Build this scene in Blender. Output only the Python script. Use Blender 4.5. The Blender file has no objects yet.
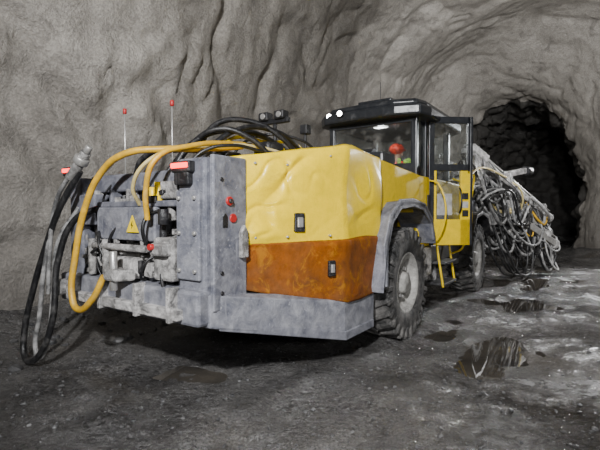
import bpy, bmesh, math, random
from mathutils import Vector, Matrix, noise
random.seed(7)
HEAD=math.radians(-34.5)
R=Matrix.Rotation(HEAD,4,'Z')
COL=bpy.context.scene.collection

# ---------------------------------------------------------------- materials
def newmat(n):
    m=bpy.data.materials.new(n); m.use_nodes=True
    nt=m.node_tree; b=nt.nodes['Principled BSDF']
    return m,nt,b
def N(nt,t,**k):
    n=nt.nodes.new(t)
    for a,v in k.items(): setattr(n,a,v)
    return n
def ramp(nt,src,p0,p1,c0=(0,0,0,1),c1=(1,1,1,1)):
    r=N(nt,'ShaderNodeValToRGB'); e=r.color_ramp.elements
    e[0].position=p0; e[1].position=p1; e[0].color=c0; e[1].color=c1
    nt.links.new(src,r.inputs[0]); return r.outputs[0]
def mix(nt,f,a,b,bt='MIX'):
    m=N(nt,'ShaderNodeMix',data_type='RGBA',blend_type=bt)
    for s,v in ((m.inputs[0],f),(m.inputs[6],a),(m.inputs[7],b)):
        if isinstance(v,(int,float)): s.default_value=v
        elif isinstance(v,tuple): s.default_value=(*v[:3],1)
        else: nt.links.new(v,s)
    return m.outputs[2]
def math_(nt,op,a,b,clamp=False):
    m=N(nt,'ShaderNodeMath',operation=op,use_clamp=clamp)
    for s,v in ((m.inputs[0],a),(m.inputs[1],b)):
        if isinstance(v,(int,float)): s.default_value=v
        else: nt.links.new(v,s)
    return m.outputs[0]
def noi(nt,co,sc,det=6,ro=.6,dist=0):
    n=N(nt,'ShaderNodeTexNoise'); n.inputs['Scale'].default_value=sc; n.inputs['Detail'].default_value=det
    n.inputs['Roughness'].default_value=ro; n.inputs['Distortion'].default_value=dist
    nt.links.new(co,n.inputs['Vector']); return n.outputs['Fac']
def bump(nt,h,st,dist,nrm=None):
    b=N(nt,'ShaderNodeBump'); b.inputs['Strength'].default_value=st; b.inputs['Distance'].default_value=dist
    nt.links.new(h,b.inputs['Height'])
    if nrm is not None: nt.links.new(nrm,b.inputs['Normal'])
    return b.outputs[0]
def dirty(name,base,dirt=(.22,.20,.18),amt=.5,rough=.5,metal=0,scale=3,bs=.3,low=.6,dark=None,lowz=(.3,1.3),vlo=.55,spec=.5,spk=1.0,dk=.75,soft=0):
    m,nt,b=newmat(name)
    co=N(nt,'ShaderNodeTexCoord').outputs['Object']
    n1=noi(nt,co,scale,8,.7,.4)
    sep=N(nt,'ShaderNodeSeparateXYZ'); nt.links.new(co,sep.inputs[0])
    mr=N(nt,'ShaderNodeMapRange'); nt.links.new(sep.outputs[2],mr.inputs[0])
    mr.inputs[1].default_value=lowz[0]; mr.inputs[2].default_value=lowz[1]; mr.inputs[3].default_value=low*.35; mr.inputs[4].default_value=0
    s=math_(nt,'ADD',n1,mr.outputs[0])
    f=ramp(nt,s,.66-amt*.4-soft,min(1,.88-amt*.28+soft))
    sp=ramp(nt,noi(nt,co,38,3,.6),.60,.68)
    mp=N(nt,'ShaderNodeMapping'); mp.inputs['Scale'].default_value=(22,22,1.5); nt.links.new(co,mp.inputs[0])
    st=ramp(nt,noi(nt,mp.outputs[0],1,5,.65),.54,.72)
    f2=math_(nt,'MAXIMUM',f,math_(nt,'MULTIPLY',math_(nt,'MAXIMUM',sp,st),amt*.9*spk),True)
    v=ramp(nt,noi(nt,co,11,6,.7),.28,.72,(vlo,vlo,vlo,1),(1.1,1.1,1.1,1))
    c=mix(nt,f2,base,dirt)
    c=mix(nt,1.0,c,v,'MULTIPLY')
    if dark:
        d=ramp(nt,noi(nt,co,5.3,8,.75,1),.52,.64)
        c=mix(nt,math_(nt,'MULTIPLY',d,dk),c,dark)
    nt.links.new(c,b.inputs['Base Color'])
    rr=N(nt,'ShaderNodeMapRange'); nt.links.new(f2,rr.inputs[0]); rr.inputs[3].default_value=rough; rr.inputs[4].default_value=.8
    nt.links.new(rr.outputs[0],b.inputs['Roughness']); b.inputs['Specular IOR Level'].default_value=spec
    b.inputs['Metallic'].default_value=metal
    nt.links.new(bump(nt,math_(nt,'ADD',n1,math_(nt,'MULTIPLY',noi(nt,co,45,3),.25)),bs,.03),b.inputs['Normal'])
    return m
def plain(name,c,rough=.5,metal=0,em=None,es=0):
    m,nt,b=newmat(name); co=N(nt,'ShaderNodeTexCoord').outputs['Object']
    v=ramp(nt,noi(nt,co,14,5,.7),.3,.75,(.7,.7,.7,1),(1.05,1.05,1.05,1))
    nt.links.new(mix(nt,1.0,c,v,'MULTIPLY'),b.inputs['Base Color'])
    b.inputs['Roughness'].default_value=rough; b.inputs['Metallic'].default_value=metal
    if em: b.inputs['Emission Color'].default_value=(*em,1); b.inputs['Emission Strength'].default_value=es
    return m
YEL=dirty('yellow_paint',(.80,.56,.0),(.36,.24,.01),.17,.28,0,3,.10,.35,vlo=.85,spec=.35,spk=1.0)
ORG=dirty('orange_mud_paint',(.27,.072,.003),(.12,.05,.014),.40,.5,0,2.4,.25,.45,dark=(.40,.16,.004),vlo=.55,spec=.3,dk=.6,soft=.1)
GRY=dirty('gray_frame_paint',(.085,.09,.12),(.40,.40,.42),.45,.42,.1,9,.4,.25,vlo=.7,spk=1.7,soft=.16)
GRY2=dirty('gray_plate',(.07,.075,.10),(.34,.34,.37),.42,.42,.1,9,.35,.3,vlo=.7,spk=1.6,soft=.16)
MUD=dirty('muddy_steel',(.17,.165,.16),(.64,.62,.60),.55,.55,.1,9,.9,.5,dark=(.03,.03,.03))
DRK=dirty('dark_machinery',(.014,.014,.016),(.14,.135,.13),.30,.45,.1,7,.5,.4)
BLK=dirty('black_rubber',(.010,.010,.011),(.11,.105,.10),.28,.4,0,9,.25,.2)
TYR=dirty('tyre_rubber',(.022,.022,.022),(.19,.18,.17),.50,.7,0,6,.6,.5,lowz=(-1,1))
RIM=dirty('rim_paint',(.48,.47,.44),(.2,.19,.18),.5,.5,0,8,.5,.2)
TAN=dirty('tan_hose',(.66,.38,.02),(.44,.32,.12),.30,.4,0,8,.2,.3)
CRM=dirty('cream_hose',(.62,.50,.20),(.36,.33,.28),.4,.45,0,8,.2,.3)
HGR=dirty('gray_hose',(.08,.08,.08),(.42,.41,.40),.5,.45,0,8,.2,.3)
HSL=dirty('silver_hose',(.30,.30,.30),(.62,.61,.59),.5,.4,.3,8,.2,.3)
CAB=dirty('cab_black_paint',(.022,.024,.028),(.10,.10,.10),.25,.3,0,6,.1,.1)
RED=plain('red_marker',(.42,.02,.02),.4)
REDL=plain('red_lamp_lens',(.8,.01,.01),.25,0,(1,.008,.004),8)
WHT=plain('white_lens',(.8,.8,.8),.15,0,(1,.98,.94),40)
STL=plain('worn_steel',(.5,.49,.47),.35,.6)
WARN=plain('warning_yellow',(.9,.65,.0),.5)
INT=plain('cab_interior',(.05,.05,.055),.7)
HIV=plain('hi_vis_orange',(.9,.06,.02),.6)
HIG=plain('hi_vis_green',(.45,.85,.10),.6)
SKIN=plain('skin',(.55,.33,.23),.55)
def glassm(name,tint,g):
    m,nt,b=newmat(name); nt.nodes.remove(b); out=nt.nodes['Material Output']
    t=N(nt,'ShaderNodeBsdfTransparent'); t.inputs[0].default_value=(*tint,1)
    gl=N(nt,'ShaderNodeBsdfGlossy'); gl.inputs['Roughness'].default_value=.06
    co=N(nt,'ShaderNodeTexCoord').outputs['Object']
    d=N(nt,'ShaderNodeBsdfDiffuse'); d.inputs[0].default_value=(.4,.38,.35,1)
    mx=N(nt,'ShaderNodeMixShader'); mx.inputs[0].default_value=g
    nt.links.new(t.outputs[0],mx.inputs[1]); nt.links.new(gl.outputs[0],mx.inputs[2])
    m2=N(nt,'ShaderNodeMixShader'); f=ramp(nt,noi(nt,co,6,7,.7),.5,.8,(.02,.02,.02,1),(.3,.3,.3,1))
    nt.links.new(f,m2.inputs[0]); nt.links.new(mx.outputs[0],m2.inputs[1]); nt.links.new(d.outputs[0],m2.inputs[2])
    nt.links.new(m2.outputs[0],out.inputs[0]); return m
GLS=glassm('cab_glass',(.7,.72,.72),.06)
GLD=glassm('door_glass',(.85,.88,.88),.08)

# ---------------------------------------------------------------- mesh helpers
rig=bpy.data.objects.new('drilling_rig',None); COL.objects.link(rig)
rig.rotation_euler=(0,0,HEAD); rig.location=(R@Vector((-3.1,0,0)))
def finish(name,me,mat,parent=rig,smooth=False,bev=0,seg=2):
    o=bpy.data.objects.new(name,me); COL.objects.link(o)
    if mat: me.materials.append(mat)
    if parent: o.parent=parent
    if smooth:
        for p in me.polygons: p.use_smooth=True
    if bev>0:
        m=o.modifiers.new('b','BEVEL'); m.width=bev; m.segments=seg; m.limit_method='ANGLE'
    return o
def mesh(name,vs,fs,mat,parent=rig,smooth=False,bev=0):
    me=bpy.data.meshes.new(name); me.from_pydata([tuple(v) for v in vs],[],fs); me.update()
    bm=bmesh.new(); bm.from_mesh(me); bmesh.ops.recalc_face_normals(bm,faces=bm.faces); bm.to_mesh(me); bm.free()
    return finish(name,me,mat,parent,smooth,bev)
def box(name,x0,x1,y0,y1,z0,z1,mat,bev=.012,parent=rig):
    vs=[(x,y,z) for z in(z0,z1) for y in(y0,y1) for x in(x0,x1)]
    fs=[(0,1,3,2),(4,5,7,6),(0,1,5,4),(2,3,7,6),(0,2,6,4),(1,3,7,5)]
    return mesh(name,vs,fs,mat,parent,False,bev)
def prism(name,poly,z0,z1,mat,bev=.015,parent=rig,axis='z'):
    n=len(poly)
    def P(a,b,h):
        return {'z':(a,b,h),'x':(h,a,b),'y':(a,h,b)}[axis]
    z0f=z0 if callable(z0) else (lambda a,b:z0); z1f=z1 if callable(z1) else (lambda a,b:z1)
    vs=[P(a,b,z0f(a,b)) for a,b in poly]+[P(a,b,z1f(a,b)) for a,b in poly]
    fs=[tuple(range(n)),tuple(range(n,2*n))]+[(i,(i+1)%n,n+(i+1)%n,n+i) for i in range(n)]
    return mesh(name,vs,fs,mat,parent,False,bev)
def cyl(name,p1,p2,r,mat,r2=None,seg=24,bev=.004,parent=rig):
    p1=Vector(p1);p2=Vector(p2);d=p2-p1;q=d.to_track_quat('Z','Y').to_matrix().to_4x4()
    bm=bmesh.new(); bmesh.ops.create_cone(bm,cap_ends=True,segments=seg,radius1=r,radius2=r if r2 is None else r2,depth=d.length)
    bmesh.ops.transform(bm,matrix=Matrix.Translation((p1+p2)/2)@q,verts=bm.verts)
    me=bpy.data.meshes.new(name); 
    for f in bm.faces: f.smooth=len(f.verts)==4
    bm.to_mesh(me); bm.free(); return finish(name,me,mat,parent,False,bev,1)
def beam(name,p1,p2,w,h,mat,bev=.01,parent=rig):
    p1=Vector(p1);p2=Vector(p2);d=p2-p1;q=d.to_track_quat('Y','Z').to_matrix().to_4x4()
    bm=bmesh.new(); bmesh.ops.create_cube(bm,size=1)
    bmesh.ops.scale(bm,vec=(w,d.length,h),verts=bm.verts)
    bmesh.ops.transform(bm,matrix=Matrix.Translation((p1+p2)/2)@q,verts=bm.verts)
    me=bpy.data.meshes.new(name); bm.to_mesh(me); bm.free(); return finish(name,me,mat,parent,False,bev)
def tube(name,pts,r,mat,parent=rig):
    cu=bpy.data.curves.new(name,'CURVE'); cu.dimensions='3D'; cu.bevel_depth=r; cu.bevel_resolution=3; cu.resolution_u=8; cu.use_fill_caps=True
    s=cu.splines.new('BEZIER'); s.bezier_points.add(len(pts)-1)
    for b,p in zip(s.bezier_points,pts): b.co=p; b.handle_left_type=b.handle_right_type='AUTO'
    o=bpy.data.objects.new(name,cu); COL.objects.link(o); cu.materials.append(mat)
    if parent: o.parent=parent
    return o
def lathe(name,prof,c,mat,seg=48,flip=1):
    vs=[];fs=[];n=len(prof)
    for i in range(seg):
        a=2*math.pi*i/seg
        for x,r in prof: vs.append((c[0]+x*flip,c[1]+r*math.cos(a),c[2]+r*math.sin(a)))
    for i in range(seg):
        j=(i+1)%seg
        for k in range(n-1): fs.append((i*n+k,i*n+k+1,j*n+k+1,j*n+k))
    return mesh(name,vs,fs,mat,rig,True)

# ---------------------------------------------------------------- wheels
def wheel(tag,xo,yc,r,w=.44,flip=1):
    c=(xo,yc,r)
    lathe('tyre_'+tag,[(-w,.5*r),(-w,.78*r),(-w+.03,.92*r),(-w+.08,.965*r),(-.08,.965*r),(-.03,.92*r),(0.0,.80*r),(-.005,.66*r),(-.02,.56*r),(-.05,.54*r),(-.09,.53*r)],c,TYR,64,flip)
    bm=bmesh.new(); n=26
    for i in range(n):
        for s in(0,1):
            a=2*math.pi*(i+.5*s)/n
            mt=Matrix.Translation(c)@Matrix.Rotation(a,4,'X')@Matrix.Translation((flip*(-w*.26 if s else -w*.74),0,.972*r))@Matrix.Rotation((.45 if s else -.45)*flip,4,'Z')@Matrix.Diagonal((w*.52,.055,.05,1))
            bmesh.ops.create_cube(bm,size=1,matrix=mt)
            if s:
                mt=Matrix.Translation(c)@Matrix.Rotation(a-.02,4,'X')@Matrix.Translation((flip*-.015,0,.885*r))@Matrix.Diagonal((.04,.055,.12,1))
                bmesh.ops.create_cube(bm,size=1,matrix=mt)
    me=bpy.data.meshes.new('tread_'+tag); bm.to_mesh(me); bm.free(); finish('tread_'+tag,me,TYR,bev=.008,seg=1)
    lathe('rim_'+tag,[(-.03,.565*r),(-.02,.53*r),(-.05,.50*r),(-.12,.46*r),(-.15,.36*r),(-.11,.32*r),(-.10,.2*r),(-.04,.18*r),(-.03,.12*r),(-.02,.0)],c,RIM,48,flip)
    bm=bmesh.new()
    for i in range(12):
        a=2*math.pi*i/12
        mt=Matrix.Translation(c)@Matrix.Rotation(a,4,'X')@Matrix.Translation((-.10*flip,0,.26*r))@Matrix.Rotation(math.pi/2,4,'Y')
        bmesh.ops.create_cone(bm,cap_ends=True,segments=6,radius1=.022,radius2=.022,depth=.05,matrix=mt)
    me=bpy.data.meshes.new('lug_nuts_'+tag); bm.to_mesh(me); bm.free(); finish('lug_nuts_'+tag,me,STL)
wheel('rear_right',1.32,4.84,.64); wheel('front_right',1.30,8.46,.62)
wheel('rear_left',-1.32,4.84,.64,flip=-1); wheel('front_left',-1.30,8.46,.62,flip=-1)
cyl('rear_axle',(-1,4.84,.64),(1,4.84,.64),.14,DRK); cyl('front_axle',(-1,8.46,.62),(1,8.46,.62),.14,DRK)

# ---------------------------------------------------------------- rear hood panels (dented sheet)
def ss0(a,b,x):
    t=max(0,min(1,(x-a)/(b-a))); return t*t*(3-2*t)
def ztop(u): return 1.91+(min(u,3.49)-2.58)*.17 if u<3.6 else 2.07-(u-3.6)*.065
def zbot(u): return .85-(min(u,3.49)-2.58)*.23
path=[(.30,2.60),(.74,2.58),(.76,2.60),(1.185,3.46),(1.20,3.52),(1.20,4.19),(1.17,4.22),(.9,4.22)]
def skin(name,f0,f1,mat,off,seed,amp):
    pts=[]
    for (a,b) in zip(path[:-1],path[1:]):
        A=Vector(a);B=Vector(b); n=max(1,int((B-A).length/.014))
        for i in range(n): pts.append(A.lerp(B,i/n))
    pts.append(Vector(path[-1])); rows=60; vs=[];fs=[]
    for i,p in enumerate(pts):
        t=(pts[min(i+1,len(pts)-1)]-pts[max(i-1,0)]).normalized(); nn=Vector((t.y,-t.x))
        for k in range(rows+1):
            z0=f0(p.y);z1=f1(p.y); z=z0+(z1-z0)*k/rows
            q=Vector((p.x*1.6+seed,p.y*1.6,z*1.6))
            d=noise.noise(q*1.1)*amp*.9
            reg=.12+.88*ss0(-.05,.25,noise.noise(q*.8+Vector((4,2,7))))
            w=q+noise.noise_vector(q*.6)*.2
            for (vx,sc,am) in ((Vector((3,1,2)),1.1,1.0),(Vector((8,4,1)),2.1,.55)):
                n_=noise.noise(w*sc+vx); d+=-max(0,.14-abs(n_))*amp*am*3.4*reg
            d+=amp*.2
            edge=min(1,min(k,rows-k)/7+.3)
            o_=off+d*edge
            if k==rows: o_-=.02
            vs.append((p.x+nn.x*o_,p.y+nn.y*o_,z+noise.noise(q*1.3)*amp*.5*(k in(0,rows))))
    n=rows+1
    for i in range(len(pts)-1):
        for k in range(rows): fs.append((i*n+k,(i+1)*n+k,(i+1)*n+k+1,i*n+k+1))
    o=mesh(name,vs,fs,mat,rig,True)
    m=o.modifiers.new('s','SOLIDIFY'); m.thickness=.012; m.offset=0
    return o
skin('rear_side_cover_upper',lambda u:1.2,ztop,YEL,.014,3,.06)
skin('rear_side_cover_lower',zbot,lambda u:1.205,ORG,.030,9,.06)
prism('rear_hood_core',[(.25,2.72),(.66,2.72),(1.04,3.52),(1.04,4.15),(.25,4.15)],lambda a,b:zbot(b)+.03,lambda a,b:ztop(b)-.04,DRK)
prism('hood_lid',[(.3,2.62),(.75,2.61),(1.18,3.49),(1.19,4.2),(1.19,5.5),(-1.1,5.5),(-1.1,4.2),(-.2,4.0)],lambda a,b:ztop(b)-.05,lambda a,b:ztop(b)+.0,YEL,.02)
prism('engine_side_cover',[(4.2,2.02),(5.5,1.94),(5.5,1.35),(5.2,1.52),(4.45,1.52),(4.2,1.36)],.9,1.195,YEL,.01,axis='x')
box('engine_block',-1.05,.9,2.9,5.5,.6,1.85,DRK)
def latch(tag,x,y,z,w,h):
    a=math.atan2(.91,.45)
    for nm,s,mt,oo in (('frame',1,DRK,.03),('handle',.55,STL,.045)):
        bm=bmesh.new()
        bmesh.ops.create_cube(bm,size=1,matrix=Matrix.Translation((x+oo*.9,y-oo*.42,z))@Matrix.Rotation(a,4,'Z')@Matrix.Diagonal((w*s,.03,h*s,1)))
        me=bpy.data.meshes.new('l'); bm.to_mesh(me); bm.free(); finish('latch_%s_%s'%(nm,tag),me,mt,bev=.008)
latch('upper',.985,3.04,1.37,.10,.16); latch('lower',1.14,3.32,.96,.07,.14)
for i,(x,y) in enumerate([(.80,2.68),(.93,2.94),(1.12,3.32)]):
    for z in (1.25,1.85 if i<2 else 1.95):
        cyl('panel_bolt_%d_%d'%(i,int(z*10)),(x,y,z),(x+.045,y-.022,z),.012,STL,seg=8)
# ---------------------------------------------------------------- lower skid frame
zb=lambda a,b: .60-(max(0,min(b,3.46)-2.25))*.24
prism('lower_skid_plate',[(.45,2.22),(.77,2.22),(1.22,3.46),(1.22,4.08),(.6,4.1),(-1.1,4.1),(-1.1,2.3),(.45,2.25)],zb,lambda a,b:zbot(max(b,2.58))+.0,GRY,.02)
prism('skid_plate_lip',[(.79,2.3),(1.235,3.46),(1.235,4.05),(1.2,4.05),(1.2,3.47),(.76,2.32)],lambda a,b:zb(a,b)-.02,lambda a,b:zb(a,b)+.06,GRY2,.008)
# ---------------------------------------------------------------- tail block
prism('tail_frame_right',[(.46,2.2),(.75,2.2),(.78,2.6),(.46,2.6)],.62,1.86,GRY2,.02)
box('tail_side_plate',.755,.80,2.24,2.60,.72,1.88,GRY,.012)
cyl('side_pull_ring',(.79,2.40,1.54),(.815,2.40,1.54),.035,RED)
cyl('side_pull_ring_hub',(.80,2.40,1.54),(.83,2.40,1.54),.018,DRK)
cyl('side_reflector',(.79,2.44,1.41),(.812,2.44,1.41),.035,RED)
prism('side_plate_slot',[(2.33,1.34),(2.38,1.34),(2.38,1.42),(2.36,1.45),(2.33,1.42)],.80,.806,DRK,.002,axis='x')
prism('side_lift_eye',[(2.50,1.1),(2.58,1.1),(2.58,1.3),(2.54,1.36),(2.50,1.3)],.80,.84,MUD,.01,axis='x')
for i,z in enumerate((.85,1.0,1.7)): cyl('side_plate_bolt_%d'%i,(.79,2.32,z),(.81,2.32,z),.018,DRK,seg=6)
box('tail_frame_left',-1.12,-.90,2.2,2.6,.62,1.78,GRY2,.02)
box('tail_frame_face',.47,.72,2.17,2.21,.95,1.62,GRY,.012)
for i,z in enumerate((1.02,1.3,1.56)):
    for k,x in enumerate((.51,.68)): cyl('tail_bolt_%d_%d'%(i,k),(x,2.15,z),(x,2.18,z),.018,STL,seg=6)
box('tail_bottom_beam',-1.16,.76,2.12,2.6,.62,.88,GRY,.025)
box('tail_bottom_lip',-.95,.60,2.06,2.14,.66,.74,MUD,.01)
for i,x in enumerate((-.85,-.4,.1,.5)): box('bottom_gusset_%d'%i,x,x+.04,2.04,2.14,.64,.9,MUD,.008)
box('tail_top_beam',-.92,.5,2.30,2.5,1.64,1.80,GRY2,.02)
box('tail_back_wall',-.92,.5,2.60,2.66,.85,1.7,DRK,.01)
box('warning_panel',-.62,.20,2.18,2.24,1.22,1.50,GRY,.012)
box('middle_shelf',-.92,.5,2.2,2.6,1.50,1.55,GRY2,.01)
box('lower_shelf',-.92,.5,2.22,2.6,1.06,1.12,MUD,.012)
mesh('warning_triangle',[(-.15,2.162,1.29),(.01,2.162,1.29),(-.07,2.162,1.43),(-.15,2.17,1.29),(.01,2.17,1.29),(-.07,2.17,1.43)],[(0,1,2),(3,4,5),(0,1,4,3),(1,2,5,4),(2,0,3,5)],WARN)
mesh('warning_bolt',[(-.078,2.159,1.315),(-.055,2.159,1.35),(-.07,2.159,1.352),(-.06,2.159,1.39),(-.085,2.159,1.347),(-.07,2.159,1.345)],[(0,1,2,3,4,5)],BLK)
for i,x in enumerate([-.80,-.55,-.30,.02,.22,.38]):
    box('tail_rib_%d'%i,x,x+.035,2.26,2.6,.88,1.66,[MUD,GRY2][i%2],.008)
box('valve_block',.22,.45,2.14,2.4,.92,1.26,MUD,.03)
box('valve_block_cap',.26,.44,2.08,2.2,1.12,1.22,MUD,.02)
box('bracket_block',-.34,-.02,2.16,2.4,.90,1.08,MUD,.03)
prism('tow_hitch',[(-.30,2.12),(-.20,1.98),(-.06,1.98),(.04,2.12)],.90,1.00,MUD,.02)
cyl('tow_pin',(-.13,2.03,.82),(-.13,2.03,1.14),.03,STL)
cyl('guide_roller_left',(-.66,2.16,.90),(-.66,2.16,1.22),.035,MUD)
cyl('guide_roller_right',(-.44,2.16,.90),(-.44,2.16,1.22),.035,MUD)
cyl('rear_jack_cylinder',(-.02,2.34,.60),(-.02,2.34,1.20),.055,MUD)
cyl('horizontal_roller',(-.62,2.15,1.16),(.14,2.15,1.16),.03,MUD)
cyl('boss_left',(-1.02,2.02,.76),(-1.02,2.14,.76),.075,MUD); cyl('boss_left_pin',(-1.02,1.98,.76),(-1.02,2.1,.76),.035,STL)
cyl('boss_side',(-.86,2.04,.76),(-.86,2.14,.76),.05,MUD)
cyl('cable_drum_flange_left',(-.62,2.5,1.58),(-.58,2.5,1.58),.2,DRK); 
cyl('cable_drum',(-.58,2.50,1.62),(.34,2.50,1.62),.13,BLK); cyl('cable_drum_flange_right',(.34,2.5,1.58),(.38,2.5,1.58),.22,DRK)
box('control_box',-.92,-.66,2.18,2.34,1.34,1.62,GRY2,.015)
box('relay_box',.24,.44,2.2,2.36,1.56,1.70,MUD,.015)
cyl('yellow_filter',(.18,2.24,1.50),(.18,2.24,1.70),.035,YEL); cyl('yellow_filter_small',(.10,2.24,1.50),(.10,2.24,1.66),.028,YEL)
cyl('red_cap',(.30,2.12,1.19),(.30,2.05,1.19),.025,RED)
cyl('grease_pot',(.36,2.14,1.36),(.36,2.14,1.48),.04,DRK)
for mt,cnt in ((MUD,80),(DRK,50)):
    bm=bmesh.new()
    for i in range(cnt):
        x=random.uniform(-.88,.42);z=random.uniform(.92,1.62);s=random.uniform(.02,.065)
        if -.3<x<.15 and 1.2<z<1.52: continue
        M_=Matrix.Translation((x,random.uniform(2.18,2.45),z))@Matrix.Rotation(random.uniform(-.3,.3),4,'Y')
        if random.random()<.5: bmesh.ops.create_cube(bm,size=1,matrix=M_@Matrix.Diagonal((s*random.uniform(.6,2),s,s*random.uniform(.6,2),1)))
        else: bmesh.ops.create_cone(bm,cap_ends=True,segments=10,radius1=s*.5,radius2=s*.5,depth=s*2.2,matrix=M_@Matrix.Rotation(random.choice([0,1.57]),4,random.choice('XY')))
    me=bpy.data.meshes.new('fit'); bm.to_mesh(me); bm.free(); finish('tail_fittings_'+mt.name,me,mt,bev=.004,seg=1)
for tag,x,y,z in (('left',-1.03,2.14,1.84),('right',.55,2.14,1.79)):
    box('tail_lamp_housing_'+tag,x-.10,x+.10,y,y+.07,z-.04,z+.045,DRK,.012)
    box('tail_lamp_lens_'+tag,x-.088,x+.088,y-.015,y+.01,z-.008,z+.03,REDL,.008)
box('tail_lamp_bracket_right',.47,.63,2.15,2.2,1.66,1.78,DRK,.01)
tube('water_hose_main',[(-.30,2.05,.92),(-.40,2.0,.72),(-.60,1.98,.62),(-.68,1.98,.72),(-.66,2.0,1.05),(-.52,2.02,1.50),(-.33,2.05,1.78),(-.05,2.1,1.93),(.18,2.3,1.97),(.28,2.6,2.0),(.3,3.1,2.08)],.028,TAN)
tube('water_hose_upper',[(.22,2.1,1.40),(.26,2.06,1.62),(.36,2.08,1.86),(.42,2.35,1.98),(.42,2.8,2.06),(.36,3.3,2.08),(.3,3.7,2.0)],.022,TAN)
tube('water_hose_third',[(-.02,2.2,1.52),(.04,2.1,1.66),(.22,2.15,1.88),(.36,2.6,2.02),(.5,3.1,2.06),(.62,3.5,2.0)],.016,CRM)
tube('power_cable_outer',[(-.70,2.08,1.82),(-.90,2.02,1.55),(-1.16,1.98,1.10),(-1.34,1.95,.70),(-1.46,1.92,.28),(-1.42,1.9,.09),(-1.26,1.88,.06),(-1.10,1.9,.16),(-.98,1.95,.45),(-.94,2.0,1.05),(-.78,2.08,1.40),(-.6,2.2,1.5)],.028,BLK)
tube('power_cable_inner',[(-.80,2.1,1.75),(-1.02,2.02,1.40),(-1.14,1.97,.95),(-1.22,1.95,.45),(-1.26,1.93,.19),(-1.17,1.92,.10),(-1.08,1.95,.25),(-1.05,2.0,.7),(-1.03,2.05,1.2),(-.95,2.2,1.5)],.022,HGR)
tube('gray_cable',[(-.62,2.08,1.9),(-.85,2.02,1.72),(-1.0,2.0,1.5),(-1.06,1.98,1.1),(-1.1,1.98,.7)],.02,HGR)
cyl('hose_coupling',(-.80,2.04,1.76),(-.60,2.08,1.98),.045,MUD); cyl('hose_coupling_collar',(-.68,2.065,1.89),(-.64,2.073,1.94),.065,STL)
cyl('hose_nozzle',(-.60,2.08,1.98),(-.56,2.09,2.03),.03,STL)
for i,p in enumerate([
 [(-.5,2.5,1.8),(-.4,2.5,1.95),(-.1,2.6,2.02),(.2,2.9,2.0),(.25,3.3,1.98)],
 [(.0,2.5,1.8),(.1,2.7,2.1),(.25,3.1,2.24),(.3,3.7,2.16),(.3,4.1,2.0)],
 [(.25,2.6,1.9),(.35,2.9,2.18),(.4,3.4,2.28),(.4,3.9,2.15),(.35,4.1,2.0)],
 [(-.35,2.7,1.8),(-.15,3.0,2.2),(.0,3.5,2.3),(.1,4.0,2.2),(.1,4.3,2.0)],
 [(-.1,2.6,1.8),(.02,2.7,2.05),(.3,2.8,2.20),(.5,3.0,2.12),(.6,3.2,1.95)],
 [(.1,2.7,1.8),(.12,2.9,2.26),(.3,3.2,2.34),(.5,3.5,2.18),(.55,3.7,2.0)],
 [(.3,2.4,1.8),(.42,2.5,1.96),(.55,2.7,2.02),(.62,3.0,2.0)],
 [(.0,3.2,1.9),(.1,3.4,2.2),(.5,3.8,2.22),(.6,4.1,2.02)]]):
    tube('black_hose_%d'%i,p,.026 if i<6 else .015,BLK)
for i in range(22):
    x=random.uniform(-.8,.35);z=random.uniform(1.0,1.6);x2=x+random.uniform(-.35,.35);z2=z+random.uniform(-.5,.2)
    y=random.uniform(2.12,2.24)
    if -.2<x<.15: y+=.15
    tube('small_hose_%d'%i,[(x,y+.1,z),(x+(x2-x)*.3,y,z-.05),(x+(x2-x)*.7,y,(z+z2)/2-.08),(x2,y+.12,max(z2,.8))],random.choice([.009,.012,.015]),random.choice([BLK,BLK,BLK,HGR]))
box('top_plate_rear',-.9,.3,2.5,3.2,1.78,1.82,DRK); box('top_yellow_bracket',.30,.44,3.4,3.6,2.0,2.12,YEL)
box('hose_clamp_block',.05,.30,2.9,3.1,1.85,2.02,DRK,.02); box('oil_filter_housing',.35,.55,3.2,3.45,1.95,2.13,DRK,.03)
tube('yellow_guard_rail',[(.1,3.0,1.9),(.12,3.05,2.12),(.2,3.6,2.2),(.25,4.2,2.18),(.25,4.3,2.0)],.018,YEL)
for i,(x,y,z) in enumerate([(-.66,2.5,2.42),(.03,2.5,2.40)]):
    cyl('marker_rod_%d'%i,(x,y,1.75),(x,y,z),.005,STL,seg=8); cyl('marker_knob_%d'%i,(x,y,z-.02),(x,y,z+.03),.018,RED,seg=12)
cyl('work_lamp_post',(.0,4.0,1.95),(.0,4.0,2.5),.022,DRK); box('work_lamp_bar',-.2,.2,3.97,4.03,2.48,2.54,DRK,.01)
for i,x in enumerate((-.13,.1)):
    box('work_lamp_%d'%i,x-.07,x+.07,3.93,4.05,2.52,2.62,DRK,.02); cyl('work_lamp_glass_%d'%i,(x,3.925,2.57),(x,3.935,2.57),.035,STL)
cyl('exhaust_post',(.3,4.2,2.0),(.28,4.2,2.45),.018,DRK); box('exhaust_cap',.24,.34,4.15,4.25,2.36,2.47,DRK)
cyl('air_cleaner',(.3,5.1,2.13),(.75,5.1,2.13),.14,DRK); box('air_cleaner_box',.62,.95,4.9,5.3,2.0,2.2,CAB,.03)
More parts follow.
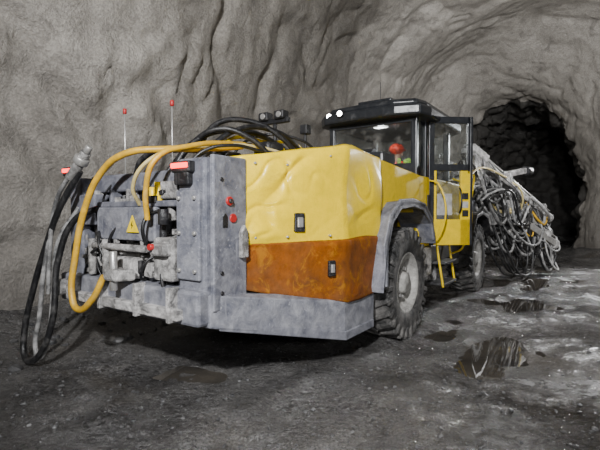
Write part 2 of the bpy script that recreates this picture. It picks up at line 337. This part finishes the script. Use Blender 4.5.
# ---------------------------------------------------------------- rear fender
def archp(name,y,pts,x0,x1,th,mat):
    inner=[(a,b-th) for a,b in pts]
    prism(name,pts+inner[::-1],x0,x1,mat,.01,axis='x')
archp('rear_fender',0,[(4.00,.70),(4.08,1.12),(4.22,1.42),(4.45,1.57),(4.85,1.60),(5.25,1.55),(5.52,1.36),(5.66,1.1)],.92,1.36,.05,GRY2)
prism('rear_fender_side',[(4.08,.70),(4.02,1.12),(4.18,1.44),(4.45,1.60),(4.85,1.62),(5.25,1.57),(5.55,1.38),(5.68,1.1),(5.60,1.1),(5.50,1.32),(5.22,1.48),(4.85,1.52),(4.48,1.49),(4.25,1.34),(4.12,1.06),(4.12,.7)],1.33,1.36,GRY,.01,axis='x')
# ---------------------------------------------------------------- mid + front frame
box('articulation_frame',-.6,.75,5.4,7.4,.45,1.05,DRK)
box('front_chassis',-1.0,.85,6.6,9.3,.5,1.15,DRK)
box('front_body',-1.1,1.05,7.4,9.3,1.1,1.72,GRY2,.04)
box('front_yellow_cover',.3,1.12,7.25,8.0,1.2,1.95,YEL,.03)
archp('front_fender',0,[(7.68,.8),(7.78,1.15),(8.05,1.42),(8.5,1.48),(8.95,1.40),(9.2,1.1)],.85,1.36,.06,DRK)
box('cab_base',-.25,1.16,5.55,7.15,.95,1.95,YEL,.03)
box('cab_base_recess',1.16,1.175,5.9,6.9,1.05,1.7,DRK,.01)
box('cab_base_skirt',.6,1.18,5.7,7.1,.75,1.0,DRK,.02)
for i,z in enumerate((.42,.72)):
    box('cab_step_%d'%i,1.05,1.35,6.15,6.75,z,z+.04,DRK,.01)
for i,y in enumerate((6.15,6.75)): beam('step_rail_%d'%i,(1.32,y,.40),(1.2,y,1.15),.03,.03,YEL)
tube('grab_rail_rear',[(1.18,5.95,1.05),(1.3,5.95,1.1),(1.3,5.95,1.85),(1.18,5.95,1.9)],.012,YEL)
tube('grab_rail_front',[(1.18,7.1,.8),(1.34,7.1,.9),(1.34,7.1,1.9),(1.18,7.1,2.0)],.016,YEL)
for i in range(7):
    y=5.6+i*.06
    tube('frame_hose_%d'%i,[(1.0,y,1.1),(1.12,y+.15,.85-.03*i),(1.1,y+.5,.70-.04*i),(.95,y+.9,.9)],.018,random.choice([BLK,BLK,HGR]))
box('battery_box',.8,1.18,7.1,7.55,.6,1.05,DRK,.02)
box('fire_bottle_box',1.0,1.22,5.62,5.95,.6,.98,MUD,.02)
# ---------------------------------------------------------------- cab
cx0,cx1,cy0,cy1=-.22,1.12,5.6,7.15
for i,(x,y) in enumerate([(cx0,cy0),(cx1-.09,cy0),(cx0,cy1-.09),(cx1-.09,cy1-.09)]):
    box('cab_pillar_%d'%i,x,x+.09,y,y+.09,1.9,2.78,CAB,.02)
box('cab_pillar_mid',cx1-.08,cx1,5.96,6.04,1.9,2.78,CAB,.01)
box('cab_rear_sill',cx0,cx1,cy0,cy0+.06,1.9,2.12,CAB,.015)
box('cab_rear_header',cx0,cx1,cy0,cy0+.06,2.66,2.8,CAB,.01)
box('cab_left_sill',cx0,cx0+.05,cy0,cy1,1.9,2.1,CAB); 
box('cab_front_sill',cx0,cx1,cy1-.05,cy1,1.9,2.1,CAB)
box('cab_glass_rear',cx0+.08,cx1-.08,cy0+.02,cy0+.028,2.1,2.68,GLS,0)
box('cab_glass_left',cx0+.02,cx0+.028,cy0+.08,cy1-.08,2.1,2.7,GLS,0)
box('cab_glass_front',cx0+.08,cx1-.08,cy1-.03,cy1-.022,2.1,2.7,GLS,0)
box('cab_glass_side',cx1-.03,cx1-.022,cy0+.08,5.97,1.95,2.7,GLS,0)
roofp=[(-.36,5.60),(-.20,5.42),(.25,5.36),(.9,5.36),(1.22,5.46),(1.28,5.7),(1.28,7.2),(1.1,7.42),(-.2,7.42),(-.36,7.2)]
prism('cab_roof',roofp,2.72,2.86,CAB,.03)
prism('cab_roof_top',[(.45+(a-.45)*.90,6.4+(b-6.4)*.92) for a,b in roofp],2.85,lambda a,b:2.96,CAB,.05)
for i,(x,y) in enumerate([(-.12,5.42),(.10,5.34)]):
    cyl('roof_lamp_%d'%i,(x,y,2.84),(x,y+.1,2.84),.055,DRK); cyl('roof_lamp_glass_%d'%i,(x,y-.008,2.84),(x,y+.01,2.84),.036,WHT)
box('roof_vent',.3,.8,5.5,5.9,2.95,3.0,CAB,.02); tube('roof_antenna',[(.6,5.6,2.9),(.6,5.6,3.25)],.005,BLK)
box('cab_seat_back',.28,.72,6.22,6.32,1.45,2.05,INT,.04); box('cab_seat',.28,.72,6.3,6.75,1.35,1.48,INT,.04); box('cab_seat_post',.42,.58,6.42,6.6,.96,1.36,INT)
box('cab_console',.2,.9,6.9,7.08,1.95,2.2,INT,.03)
box('cab_fill_panel',.35,.55,5.9,6.0,2.70,2.72,plain('cab_fill_glow',(.8,.8,.8),.3,0,(1,.98,.94),2),.005)  # added glowing panel to go with the cab fill light
# door (open)
hA=Vector((1.14,6.02,0)); hB=Vector((1.62,6.40,0)); dd=(hB-hA)
def dpt(t,z,o=0):
    nrm=Vector((dd.y,-dd.x,0)).normalized(); p=hA+dd*t+nrm*o; return (p.x,p.y,z)
def dpanel(n,t0,t1,z0,z1,mat,th=.02,o=0):
    vs=[dpt(t,z,o+s) for z in(z0,z1) for s in(-th/2,th/2) for t in(t0,t1)]
    mesh(n,vs,[(0,1,3,2),(4,5,7,6),(0,1,5,4),(2,3,7,6),(0,2,6,4),(1,3,7,5)],mat,rig,False,.004 if th>.01 else 0)
dpanel('door_frame_top',0,1,2.70,2.79,CAB,.05); dpanel('door_frame_mid',0,1,2.04,2.13,CAB,.05)
dpanel('door_stile_hinge',0,.12,1.0,2.79,CAB,.06); dpanel('door_stile_outer_upper',.90,1,2.0,2.79,CAB,.05)
dpanel('door_stile_outer_lower',.74,1,1.0,2.04,YEL,.05); dpanel('door_stile_inner_lower',.12,.18,1.0,2.04,YEL,.04)
dpanel('door_bottom',0,1,1.0,1.36,YEL,.05); dpanel('door_glass_upper',.12,.90,2.13,2.70,GLD,.008); dpanel('door_glass_lower',.18,.74,1.36,2.04,GLD,.008)
dpanel('door_edge_trim',.96,1.02,1.0,2.79,CAB,.055)
for k in range(4): dpanel('door_label_%d'%k,.78,.92,1.40+.12*k,1.49+.12*k,[DRK,RIM,DRK,WARN][k],.004,.03)
dpanel('door_poster',.2,.55,1.42,1.72,RIM,.004,.01)
tube('door_handle',[dpt(.70,1.45,.05),dpt(.70,1.5,.09),dpt(.70,1.75,.09),dpt(.70,1.8,.05)],.012,BLK)
# ---------------------------------------------------------------- booms and feeds
box('boom_turret',-.7,.9,9.2,9.7,.9,1.7,MUD,.05)
for i,(a,b,c) in enumerate([((.8,9.4,1.95),(1.2,10.4,2.25),(1.65,11.5,2.45)),((-.5,9.4,1.5),(-.1,11.2,2.0),(.6,12.8,1.6)),((.85,9.4,1.3),(1.5,10.9,1.35),(2.0,12.0,.95))]):
    w_=.7 if i==0 else 1
    beam('boom_arm_%d'%i,a,b,.26*w_,.28*w_,YEL if i==1 else MUD,.03); beam('boom_arm_outer_%d'%i,b,c,.18*w_,.20*w_,MUD,.02)
    cyl('boom_knuckle_%d'%i,(b[0]-.2,b[1],b[2]),(b[0]+.2,b[1],b[2]),.18*w_,DRK)
    cyl('boom_lift_cylinder_%d'%i,(a[0],a[1],a[2]-.4),(b[0],b[1]-.3,b[2]-.2),.07,DRK); cyl('boom_rod_%d'%i,(b[0],b[1]-.5,b[2]-.33),(b[0]+.02,b[1],b[2]-.15),.04,STL)
    cyl('boom_rotation_unit_%d'%i,c,(c[0]+.08,c[1]+.22,c[2]),.15*w_,DRK)
feeds=[((.9,9.0,2.70),(2.05,12.3,1.35),MUD),((.75,9.3,2.15),(2.2,12.1,.72),STL),((.2,9.4,2.5),(1.3,13.2,1.5),MUD)]
for i,(a,b,m) in enumerate(feeds):
    a=Vector(a);b=Vector(b)
    beam('feed_rail_%d'%i,a,b,.18,.14,m,.01); beam('feed_rail_top_%d'%i,a+Vector((0,0,.10)),b+Vector((0,0,.10)),.07,.05,STL,.005)
    cyl('drill_steel_%d'%i,a.lerp(b,.1)+Vector((0,0,.2)),b+(b-a)*.04+Vector((0,0,.2)),.022,STL,seg=10)
    for k,t in enumerate((.12,.45,.92)):
        p=a.lerp(b,t); bm=bmesh.new(); q=(b-a).to_track_quat('Y','Z').to_matrix().to_4x4()
        bmesh.ops.create_cube(bm,size=1,matrix=Matrix.Translation(p+Vector((0,0,.12)))@q@Matrix.Diagonal((.22,(.6,.2,.14)[k],.18,1)))
        me=bpy.data.meshes.new('c'); bm.to_mesh(me); bm.free(); finish(('rock_drill_%d','feed_cradle_%d','feed_centralizer_%d')[k]%i,me,(MUD,MUD,MUD)[k],bev=.03)
    cyl('hose_reel_%d'%i,a.lerp(b,.5)+Vector((.05,0,-.12)),a.lerp(b,.5)+Vector((.16,0,-.12)),.15,DRK)
    cyl('feed_end_disc_%d'%i,b,b+(b-a).normalized()*.1,.13,MUD)
for i in range(125):
    t0=random.uniform(0,.85); t1=min(1,t0+random.uniform(.12,.5)); f=random.choice(feeds[:2]+feeds[:2]+feeds[2:])
    a=Vector(f[0]);b=Vector(f[1]); o=Vector((random.uniform(-.2,.12),random.uniform(-.2,.2),0))
    p0=a.lerp(b,t0)+o+Vector((0,0,random.uniform(-.2,.22))); p1=a.lerp(b,t1)+o+Vector((0,0,random.uniform(-.6,.15)))
    sag=random.uniform(-.1,.8); p0.z=max(p0.z,.2); p1.z=max(p1.z,.2)
    m1=p0.lerp(p1,.3)+Vector((random.uniform(0,.15),0,-sag)); m2=p0.lerp(p1,.72)+Vector((random.uniform(0,.15),0,-sag*.9))
    m1.z=max(m1.z,.1); m2.z=max(m2.z,.1)
    tube('boom_hose_%d'%i,[p0,m1,m2,p1],random.choice([.016,.02,.026,.034]),random.choice([BLK]*5+[HGR]*5+[HSL]*5+[CRM]+[TAN]) if sag<.5 else random.choice([BLK,BLK,HGR,HSL]))
for i in range(10):
    x=.5+.09*i
    tube('turret_hose_%d'%i,[(x,9.0,1.7),(x+.1,9.4,2.25-.05*i),(x+.3,9.9,1.9),(x+.45,10.5,1.2),(x+.6,11,1.6)],.024,[BLK,HGR,HSL][i%3])
for i in range(8):
    x=1.1+random.uniform(0,.6); y=10.2+random.uniform(0,1.4)
    tube('slack_hose_%d'%i,[(x-.3,y-.6,1.2),(x,y-.4,.3),(x+.1,y,.1),(x+.2,y+.4,.14),(x+.2,y+.8,.9)],.022,BLK)
tube('front_rail',[(1.0,7.4,1.75),(1.05,7.4,2.15),(1.05,8.4,2.2),(1.05,9.1,2.2),(1.0,9.15,1.75)],.018,YEL)
tube('front_rail_white',[(1.0,7.5,2.0),(1.1,8.3,2.1),(1.2,9.2,2.35),(1.5,10,2.2)],.02,CRM)
cyl('front_lamp_body',(.95,8.9,2.3),(1.0,9.05,2.3),.08,DRK); cyl('front_lamp_glass',(1.0,9.05,2.3),(1.005,9.065,2.3),.07,WHT)

# ---------------------------------------------------------------- operator seated in the cab
op=bpy.data.objects.new('machine_operator',None); COL.objects.link(op); op.rotation_euler=(0,0,HEAD); op.location=rig.location
def skinbody(name,vs,es,rad,mat):
    me=bpy.data.meshes.new(name); me.from_pydata(vs,es,[]); o=bpy.data.objects.new(name,me); COL.objects.link(o); o.parent=op
    o.modifiers.new('sk','SKIN'); 
    for i,r in enumerate(rad): me.skin_vertices[0].data[i].radius=(r,r*.85)
    me.skin_vertices[0].data[0].use_root=True
    s=o.modifiers.new('ss','SUBSURF'); s.levels=s.render_levels=2; me.materials.append(mat)
    return o
ox,oy=.50,6.45
skinbody('body_jacket',[(ox,oy,1.55),(ox,oy-.02,1.8),(ox,oy,2.15),(ox,oy,2.24),(ox-.2,oy,2.20),(ox-.27,oy+.1,1.90),(ox-.2,oy+.33,1.80),(ox+.2,oy,2.20),(ox+.27,oy+.1,1.90),(ox+.2,oy+.33,1.80)],
 [(0,1),(1,2),(2,3),(2,4),(4,5),(5,6),(2,7),(7,8),(8,9)],[.17,.16,.17,.07,.08,.06,.045,.08,.06,.045],HIV)
skinbody('body_trousers',[(ox,oy,1.52),(ox-.1,oy+.08,1.52),(ox-.14,oy+.42,1.50),(ox-.14,oy+.46,1.08),(ox+.1,oy+.08,1.52),(ox+.14,oy+.42,1.50),(ox+.14,oy+.46,1.08)],[(0,1),(1,2),(2,3),(0,4),(4,5),(5,6)],[.14,.1,.075,.055,.1,.075,.055],INT)
def sph(name,c,s,mat):
    bm=bmesh.new(); bmesh.ops.create_uvsphere(bm,u_segments=24,v_segments=16,radius=1,matrix=Matrix.Translation(c)@Matrix.Diagonal((*s,1)))
    me=bpy.data.meshes.new(name); bm.to_mesh(me); bm.free(); return finish(name,me,mat,op,True)
hz=.05
skinbody('head',[(ox,oy,2.14+hz),(ox,oy+.01,2.22+hz),(ox,oy+.01,2.31+hz),(ox,oy+.02,2.40+hz),(ox,oy+.105,2.31+hz)],[(0,1),(1,2),(2,3),(2,4)],[.055,.06,.092,.07,.018],SKIN)
sph('ear_left',(ox-.09,oy,2.31+hz),(.012,.02,.03),SKIN); sph('ear_right',(ox+.09,oy,2.31+hz),(.012,.02,.03),SKIN)
for s in(-1,1): sph('eye_%d'%s,(ox+.032*s,oy+.085,2.325+hz),(.012,.01,.009),INT)
sph('helmet',(ox,oy,2.395+hz),(.112,.135,.085),HIV); cyl('helmet_brim',(ox,oy+.02,2.375+hz),(ox,oy+.02,2.385+hz),.135,HIV,parent=op)
for s in(-1,1):
    beam('hi_vis_strap_%d'%s,(ox+.1*s,oy-.19,1.75),(ox+.1*s,oy-.15,2.28),.06,.02,HIG,parent=op)
    sph('hi_vis_shoulder_%d'%s,(ox+.19*s,oy,2.215),(.085,.09,.075),HIG)
    skinbody('hand_%d'%s,[(ox+.2*s,oy+.33,1.80),(ox+.18*s,oy+.40,1.82),(ox+.15*s,oy+.46,1.82),(ox+.175*s,oy+.47,1.82),(ox+.2*s,oy+.46,1.82),(ox+.22*s,oy+.45,1.82),(ox+.13*s,oy+.41,1.83)],[(0,1),(1,2),(1,3),(1,4),(1,5),(1,6)],[.03,.03,.01,.01,.01,.01,.01],SKIN)

# ---------------------------------------------------------------- tunnel
ss=ss0
def prof(u):
    k2=max(0,u-18.6)
    L=-5.6+(.80)*ss(15,18.4,u); Rr=3.4+(-.55-3.4)*ss(12.0,18.6,u); H=7.0+(5.5-7.0)*ss(14.5,18.4,u)
    sh=.045*k2*k2
    return L+sh,Rr+sh,H
us=[];u=-9
while u<19.8: us.append(u); u+=.07 if u>0 else .25
while u<34: us.append(u); u+=.2
NT=270
def sec(u,th):
    L,Rr,H=prof(u); c=(L+Rr)/2;w=(Rr-L)/2
    ct,st=math.cos(th),math.sin(th); e=2/2.7
    x=c+w*math.copysign(abs(ct)**e,ct); z=H*math.copysign(abs(st)**e,st)
    p=Vector((x,u,z)); d=Vector((-ct/w,0,-st/H)).normalized()
    inn=ss(17.8,18.7,u)
    q=Vector((p.x,p.y,p.z))
    wv=noise.noise_vector(q*.5)*.9
    q2=q+wv
    cr1=abs(noise.noise(q2*.7+Vector((9,0,4)))); cr2=abs(noise.noise(q2*1.5+Vector((2,8,4))))
    soft=ss(-.2,.25,noise.noise(q*.35+Vector((20,3,5))))
    left=1-ss(4,9,u)*.65
    amp=.36+.50*left; amp*=1-.35*ss(12,14,u)
    h=noise.noise(q*.3+Vector((3,7,1)))*.4
    h+=amp*(min(cr1,.2)*1.1+min(cr2,.15)*.8*(.3+.7*soft)+noise.noise(q2*2.2)*.07+min(abs(noise.noise(q2*3.3)),.15)*.30*(.4+.6*soft)+noise.noise(q*5.5)*.035)+noise.noise(q*9)*.012
    if inn>0: 
        h+=inn*(abs(noise.noise(q*1.7))*.5+noise.cell(q*1.6)*.12+noise.cell(q*3.1)*.06)
    return p+d*(h-.3)
ths=[math.pi+.06-(math.pi+.12)*i/NT for i in range(NT+1)]
GV=[[R@sec(u,t) for t in ths] for u in us]
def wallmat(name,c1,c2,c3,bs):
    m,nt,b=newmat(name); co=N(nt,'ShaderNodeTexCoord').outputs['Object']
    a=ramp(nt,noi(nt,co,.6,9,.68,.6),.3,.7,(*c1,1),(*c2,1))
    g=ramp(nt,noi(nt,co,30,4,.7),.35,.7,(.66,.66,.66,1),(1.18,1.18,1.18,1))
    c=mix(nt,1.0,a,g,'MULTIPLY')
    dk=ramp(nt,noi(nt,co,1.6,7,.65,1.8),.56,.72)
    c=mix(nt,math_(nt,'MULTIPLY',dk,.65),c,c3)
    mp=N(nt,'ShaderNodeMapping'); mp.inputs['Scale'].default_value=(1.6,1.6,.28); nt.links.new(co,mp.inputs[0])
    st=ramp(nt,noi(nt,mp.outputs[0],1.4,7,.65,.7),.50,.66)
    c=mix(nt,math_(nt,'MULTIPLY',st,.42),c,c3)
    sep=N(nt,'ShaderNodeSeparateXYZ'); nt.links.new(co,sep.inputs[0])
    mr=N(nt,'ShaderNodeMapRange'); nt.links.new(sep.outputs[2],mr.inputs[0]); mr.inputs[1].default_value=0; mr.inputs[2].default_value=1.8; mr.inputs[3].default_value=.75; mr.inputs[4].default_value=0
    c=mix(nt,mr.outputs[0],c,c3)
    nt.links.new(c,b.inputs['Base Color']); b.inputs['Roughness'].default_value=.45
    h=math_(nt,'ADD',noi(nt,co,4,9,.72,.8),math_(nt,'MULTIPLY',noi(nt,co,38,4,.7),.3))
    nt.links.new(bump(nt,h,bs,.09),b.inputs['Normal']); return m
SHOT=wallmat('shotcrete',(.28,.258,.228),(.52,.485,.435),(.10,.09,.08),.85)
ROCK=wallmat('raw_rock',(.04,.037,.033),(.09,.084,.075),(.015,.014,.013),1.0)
def strip(name,i0,i1,ring0,ring1,mat):
    vs=[];fs=[];n=i1-i0+1
    for r in range(ring0,ring1+1): vs+= [GV[r][i] for i in range(i0,i1+1)]
    for r in range(ring1-ring0):
        for k in range(n-1): fs.append((r*n+k,r*n+k+1,(r+1)*n+k+1,(r+1)*n+k))
    me=bpy.data.meshes.new(name); me.from_pydata([tuple(v) for v in vs],[],fs); me.update(); 
    finish(name,me,mat,None,True)
iS=min(range(len(us)),key=lambda i:abs(us[i]-18.4)); last=len(us)-1
a1,a2=int(NT*.42),int(NT*.68)
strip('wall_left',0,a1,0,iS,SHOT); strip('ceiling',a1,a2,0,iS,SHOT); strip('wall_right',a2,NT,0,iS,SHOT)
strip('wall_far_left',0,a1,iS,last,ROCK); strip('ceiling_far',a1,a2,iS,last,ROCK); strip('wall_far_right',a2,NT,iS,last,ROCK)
def cap(name,r,mat):
    ring=GV[r]; c=sum(ring,Vector())/len(ring); vs=[c]+list(ring); me=bpy.data.meshes.new(name)
    me.from_pydata([tuple(v) for v in vs],[],[(0,i,i+1) for i in range(1,len(ring))]+[(0,len(ring),1)]); finish(name,me,mat,None)
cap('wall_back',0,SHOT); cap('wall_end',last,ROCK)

# ---------------------------------------------------------------- ground
PZ=-.030
puds=[(2.05,4.75,.72,1.15,-.12),(-1.0,3.9,.55,.34,0),(3.5,7.0,.9,.6,-.3),(5.1,9.2,1.3,1.0,-.3),(6.6,12,1.5,1.3,0)]
RInv=R.inverted()
def gz(X,Y):
    q=Vector((X,Y,0))
    h=.010+noise.noise(q*.45)*.03+noise.noise(q*1.7+Vector((4,4,0)))*.026+noise.noise(q*4)*.018+noise.noise(q*11)*.010+noise.noise(q*25)*.004
    v,u=(RInv@q).xy
    for vc in (-1.0,1.0,-1.7,.3):
        dv=v-vc-.12*math.sin(u*.5+vc); h+=-.022*math.exp(-(dv/.2)**2)+.018*math.exp(-((abs(dv)-.33)/.1)**2)
        h+=.006*math.exp(-(dv/.2)**2)*math.sin(u*38+ (abs(dv)*30))
    L,Rr,H=prof(u)
    e=min(v-L,Rr-v); 
    if e<1.2: h+=(1.2-max(e,-.6))**2*.16
    for (a,b,rx,ry,an) in puds:
        dx,dy=X-a,Y-b
        if abs(dx)>3*max(rx,ry) or abs(dy)>3*max(rx,ry): continue
        c_,s_=math.cos(an),math.sin(an); ex=(dx*c_-dy*s_)/rx; ey=(dx*s_+dy*c_)/ry
        rr=math.sqrt(ex*ex+ey*ey)+noise.noise(q*2.2+Vector((8,8,8)))*.65
        k=1-ss(.2,1.5,rr); h=h*(1-.6*k)-.040*k
        r0=math.sqrt(ex*ex+ey*ey)
        if r0>1.1: h=max(h,PZ+.008*min(1,(r0-1.1)*4)) if r0<1.9 else h
    return h
vsx=[-6.6+.055*i for i in range(200)]
gu=[];u=-6
while u<13: gu.append(u); u+=.05 if u>.5 else .2
while u<34: gu.append(u); u+=.12 if u<20 else .4
vs=[];fs=[];n=len(vsx)
for u in gu:
    sh=prof(u)[0]-prof(min(u,18.6))[0]
    for v in vsx:
        p=R@Vector((v+sh,u,0)); vs.append((p.x,p.y,gz(p.x,p.y)))
for r in range(len(gu)-1):
    for k in range(n-1): fs.append((r*n+k,r*n+k+1,(r+1)*n+k+1,(r+1)*n+k))
nground=len(fs)
m,nt,b=newmat('wet_gravel_ground'); co=N(nt,'ShaderNodeTexCoord').outputs['Object']
c=ramp(nt,noi(nt,co,.55,9,.68,.5),.36,.68,(.024,.023,.023,1),(.17,.164,.157,1))
vo=N(nt,'ShaderNodeTexVoronoi'); vo.inputs['Scale'].default_value=30; nt.links.new(co,vo.inputs['Vector'])
sepc=N(nt,'ShaderNodeSeparateColor'); nt.links.new(vo.outputs['Color'],sepc.inputs[0])
patch=ramp(nt,noi(nt,co,.9,6,.65,.3),.45,.62)
g=ramp(nt,sepc.outputs[0],.1,.95,(.5,.5,.5,1),(1.6,1.6,1.65,1)); c=mix(nt,patch,c,mix(nt,1.0,c,g,'MULTIPLY'))
g2=ramp(nt,noi(nt,co,60,5,.75),.32,.70,(.4,.4,.4,1),(1.7,1.7,1.7,1)); c=mix(nt,1.0,c,g2,'MULTIPLY')
br=ramp(nt,noi(nt,co,.7,4,.6,.4),.55,.70); c=mix(nt,math_(nt,'MULTIPLY',br,.3),c,(.11,.085,.055))
nt.links.new(c,b.inputs['Base Color'])
nt.links.new(ramp(nt,noi(nt,co,1.3,9,.75),.44,.64,(.06,.06,.06,1),(.38,.38,.38,1)),b.inputs['Roughness'])
b.inputs['Specular IOR Level'].default_value=1.0
h=math_(nt,'MULTIPLY',math_(nt,'ADD',math_(nt,'MULTIPLY',vo.outputs['Distance'],-.5),noi(nt,co,55,5,.7)),math_(nt,'ADD',math_(nt,'MULTIPLY',patch,.8),.3)); h=math_(nt,'ADD',h,math_(nt,'MULTIPLY',noi(nt,co,8,8,.75),1.4))
nt.links.new(bump(nt,h,.85,.035),b.inputs['Normal']); GRD=m
STO=dirty('gravel_stone',(.06,.06,.062),(.18,.178,.175),.45,.3,0,9,.3,0)
def stones(n,gen):
    bm=bmesh.new()
    for i in range(n):
        X,Y,s=gen(); z=gz(X,Y)
        if z<PZ+.004: continue
        r=bmesh.ops.create_icosphere(bm,subdivisions=1,radius=s,matrix=Matrix.Translation((X,Y,z+s*.1))@Matrix.Rotation(random.uniform(0,6),4,'Z')@Matrix.Rotation(random.uniform(-.6,.6),4,'X')@Matrix.Diagonal((1,random.uniform(.5,.9),random.uniform(.35,.7),1)))
        for v in r['verts']: v.co+=Vector((random.uniform(-1,1),random.uniform(-1,1),random.uniform(-1,1)))*s*.22
    bm.verts.index_update(); off=len(vs)
    for v in bm.verts: vs.append(tuple(v.co))
    for f in bm.faces: fs.append(tuple(off+v.index for v in f.verts))
    bm.free()
def g1():
    Y=1.6+random.random()**1.5*9; X=random.uniform(-.75,.75)*Y
    return X,Y,random.choice([.006,.006,.008,.01,.012,.018])*(1+.25*random.random())
stones(3600,g1)
def g2():
    u=random.uniform(.5,16); v=-5.35+random.random()**2*1.0; p=R@Vector((v,u,0)); return p.x,p.y,random.uniform(.02,.08)
stones(260,g2)
me=bpy.data.meshes.new('floor'); me.from_pydata(vs,[],fs); me.update(); fo=finish('floor',me,GRD,None); me.materials.append(STO)
for i,p in enumerate(me.polygons):
    if i<nground: p.use_smooth=True
    else: p.material_index=1
m,nt,b=newmat('puddle_water'); co=N(nt,'ShaderNodeTexCoord').outputs['Object']
nt.links.new(ramp(nt,noi(nt,co,2,5),.35,.65,(.035,.032,.029,1),(.085,.074,.06,1)),b.inputs['Base Color']); b.inputs['Roughness'].default_value=.03; b.inputs['IOR'].default_value=2.0
nt.links.new(bump(nt,noi(nt,co,6,2),.04,.01),b.inputs['Normal']); WAT=m
for (a,b_,rx,ry,an) in puds:
    pv=[]
    for i in range(40):
        t=2*math.pi*i/40; ex,ey=1.6*rx*math.cos(t),1.6*ry*math.sin(t); c_,s_=math.cos(an),math.sin(an)
        pv.append((a+ex*c_+ey*s_,b_-ex*s_+ey*c_,PZ))
    me=bpy.data.meshes.new('puddle'); me.from_pydata(pv,[],[tuple(range(40))]); finish('puddle',me,WAT,None)

# ---------------------------------------------------------------- lights
CW=(.985,.99,1.0)
def area(name,loc,target,e,size,col=CW):
    l=bpy.data.lights.new(name,'AREA'); l.energy=e; l.size=size; l.shape='DISK'; l.color=col
    o=bpy.data.objects.new(name,l); COL.objects.link(o); o.location=loc; o.rotation_euler=(Vector(target)-Vector(loc)).to_track_quat('-Z','Y').to_euler(); return o
def spot(name,loc,target,e,ang,blend,size,col=CW):
    l=bpy.data.lights.new(name,'SPOT'); l.energy=e; l.spot_size=math.radians(ang); l.spot_blend=blend; l.shadow_soft_size=size; l.color=col
    o=bpy.data.objects.new(name,l); COL.objects.link(o); o.location=loc; o.rotation_euler=(Vector(target)-Vector(loc)).to_track_quat('-Z','Y').to_euler(); return o
spot('unseen_light',(-1.0,-1.8,4.0),(.0,6.5,2.0),3100,88,1,.10)  # unseen key light, stands for assumed vehicle headlights behind the camera
area('unseen_light',(-.6,-1.6,3.9),(.2,7,1.3),100,.4)  # unseen soft light beside the key
area('unseen_light',(1.6,-.8,1.9),(1.5,7,1.2),70,.3)  # unseen low light to the right of the camera
p=R@Vector((.8,6.5,4.9)); spot('unseen_light',p,R@Vector((-1.2,15,4.2)),3000,112,1,.15)  # unseen light, stands in for the rig's forward work lamp
p=R@Vector((.6,16.0,3.8)); spot('unseen_light',p,R@Vector((.6,8.5,.0)),3000,80,.8,.15)  # unseen back light, added to bring out sheen on the floor
l=bpy.data.lights.new('cab_fill','POINT'); l.energy=14; l.shadow_soft_size=.05; o=bpy.data.objects.new('cab_fill_light',l); COL.objects.link(o); o.parent=rig; o.location=(.45,5.95,2.62)  # added fill light so the operator shows through the dark glass
w=bpy.data.worlds.new('w'); bpy.context.scene.world=w; w.use_nodes=True; w.node_tree.nodes['Background'].inputs[0].default_value=(.5,.5,.5,1); w.node_tree.nodes['Background'].inputs[1].default_value=.02
# camera
cd=bpy.data.cameras.new('camera'); cd.sensor_width=36; cd.lens=26; cam=bpy.data.objects.new('camera',cd); COL.objects.link(cam)
cam.location=(0,0,1.45); cam.rotation_euler=(math.radians(90-1.59),0,0); bpy.context.scene.camera=cam
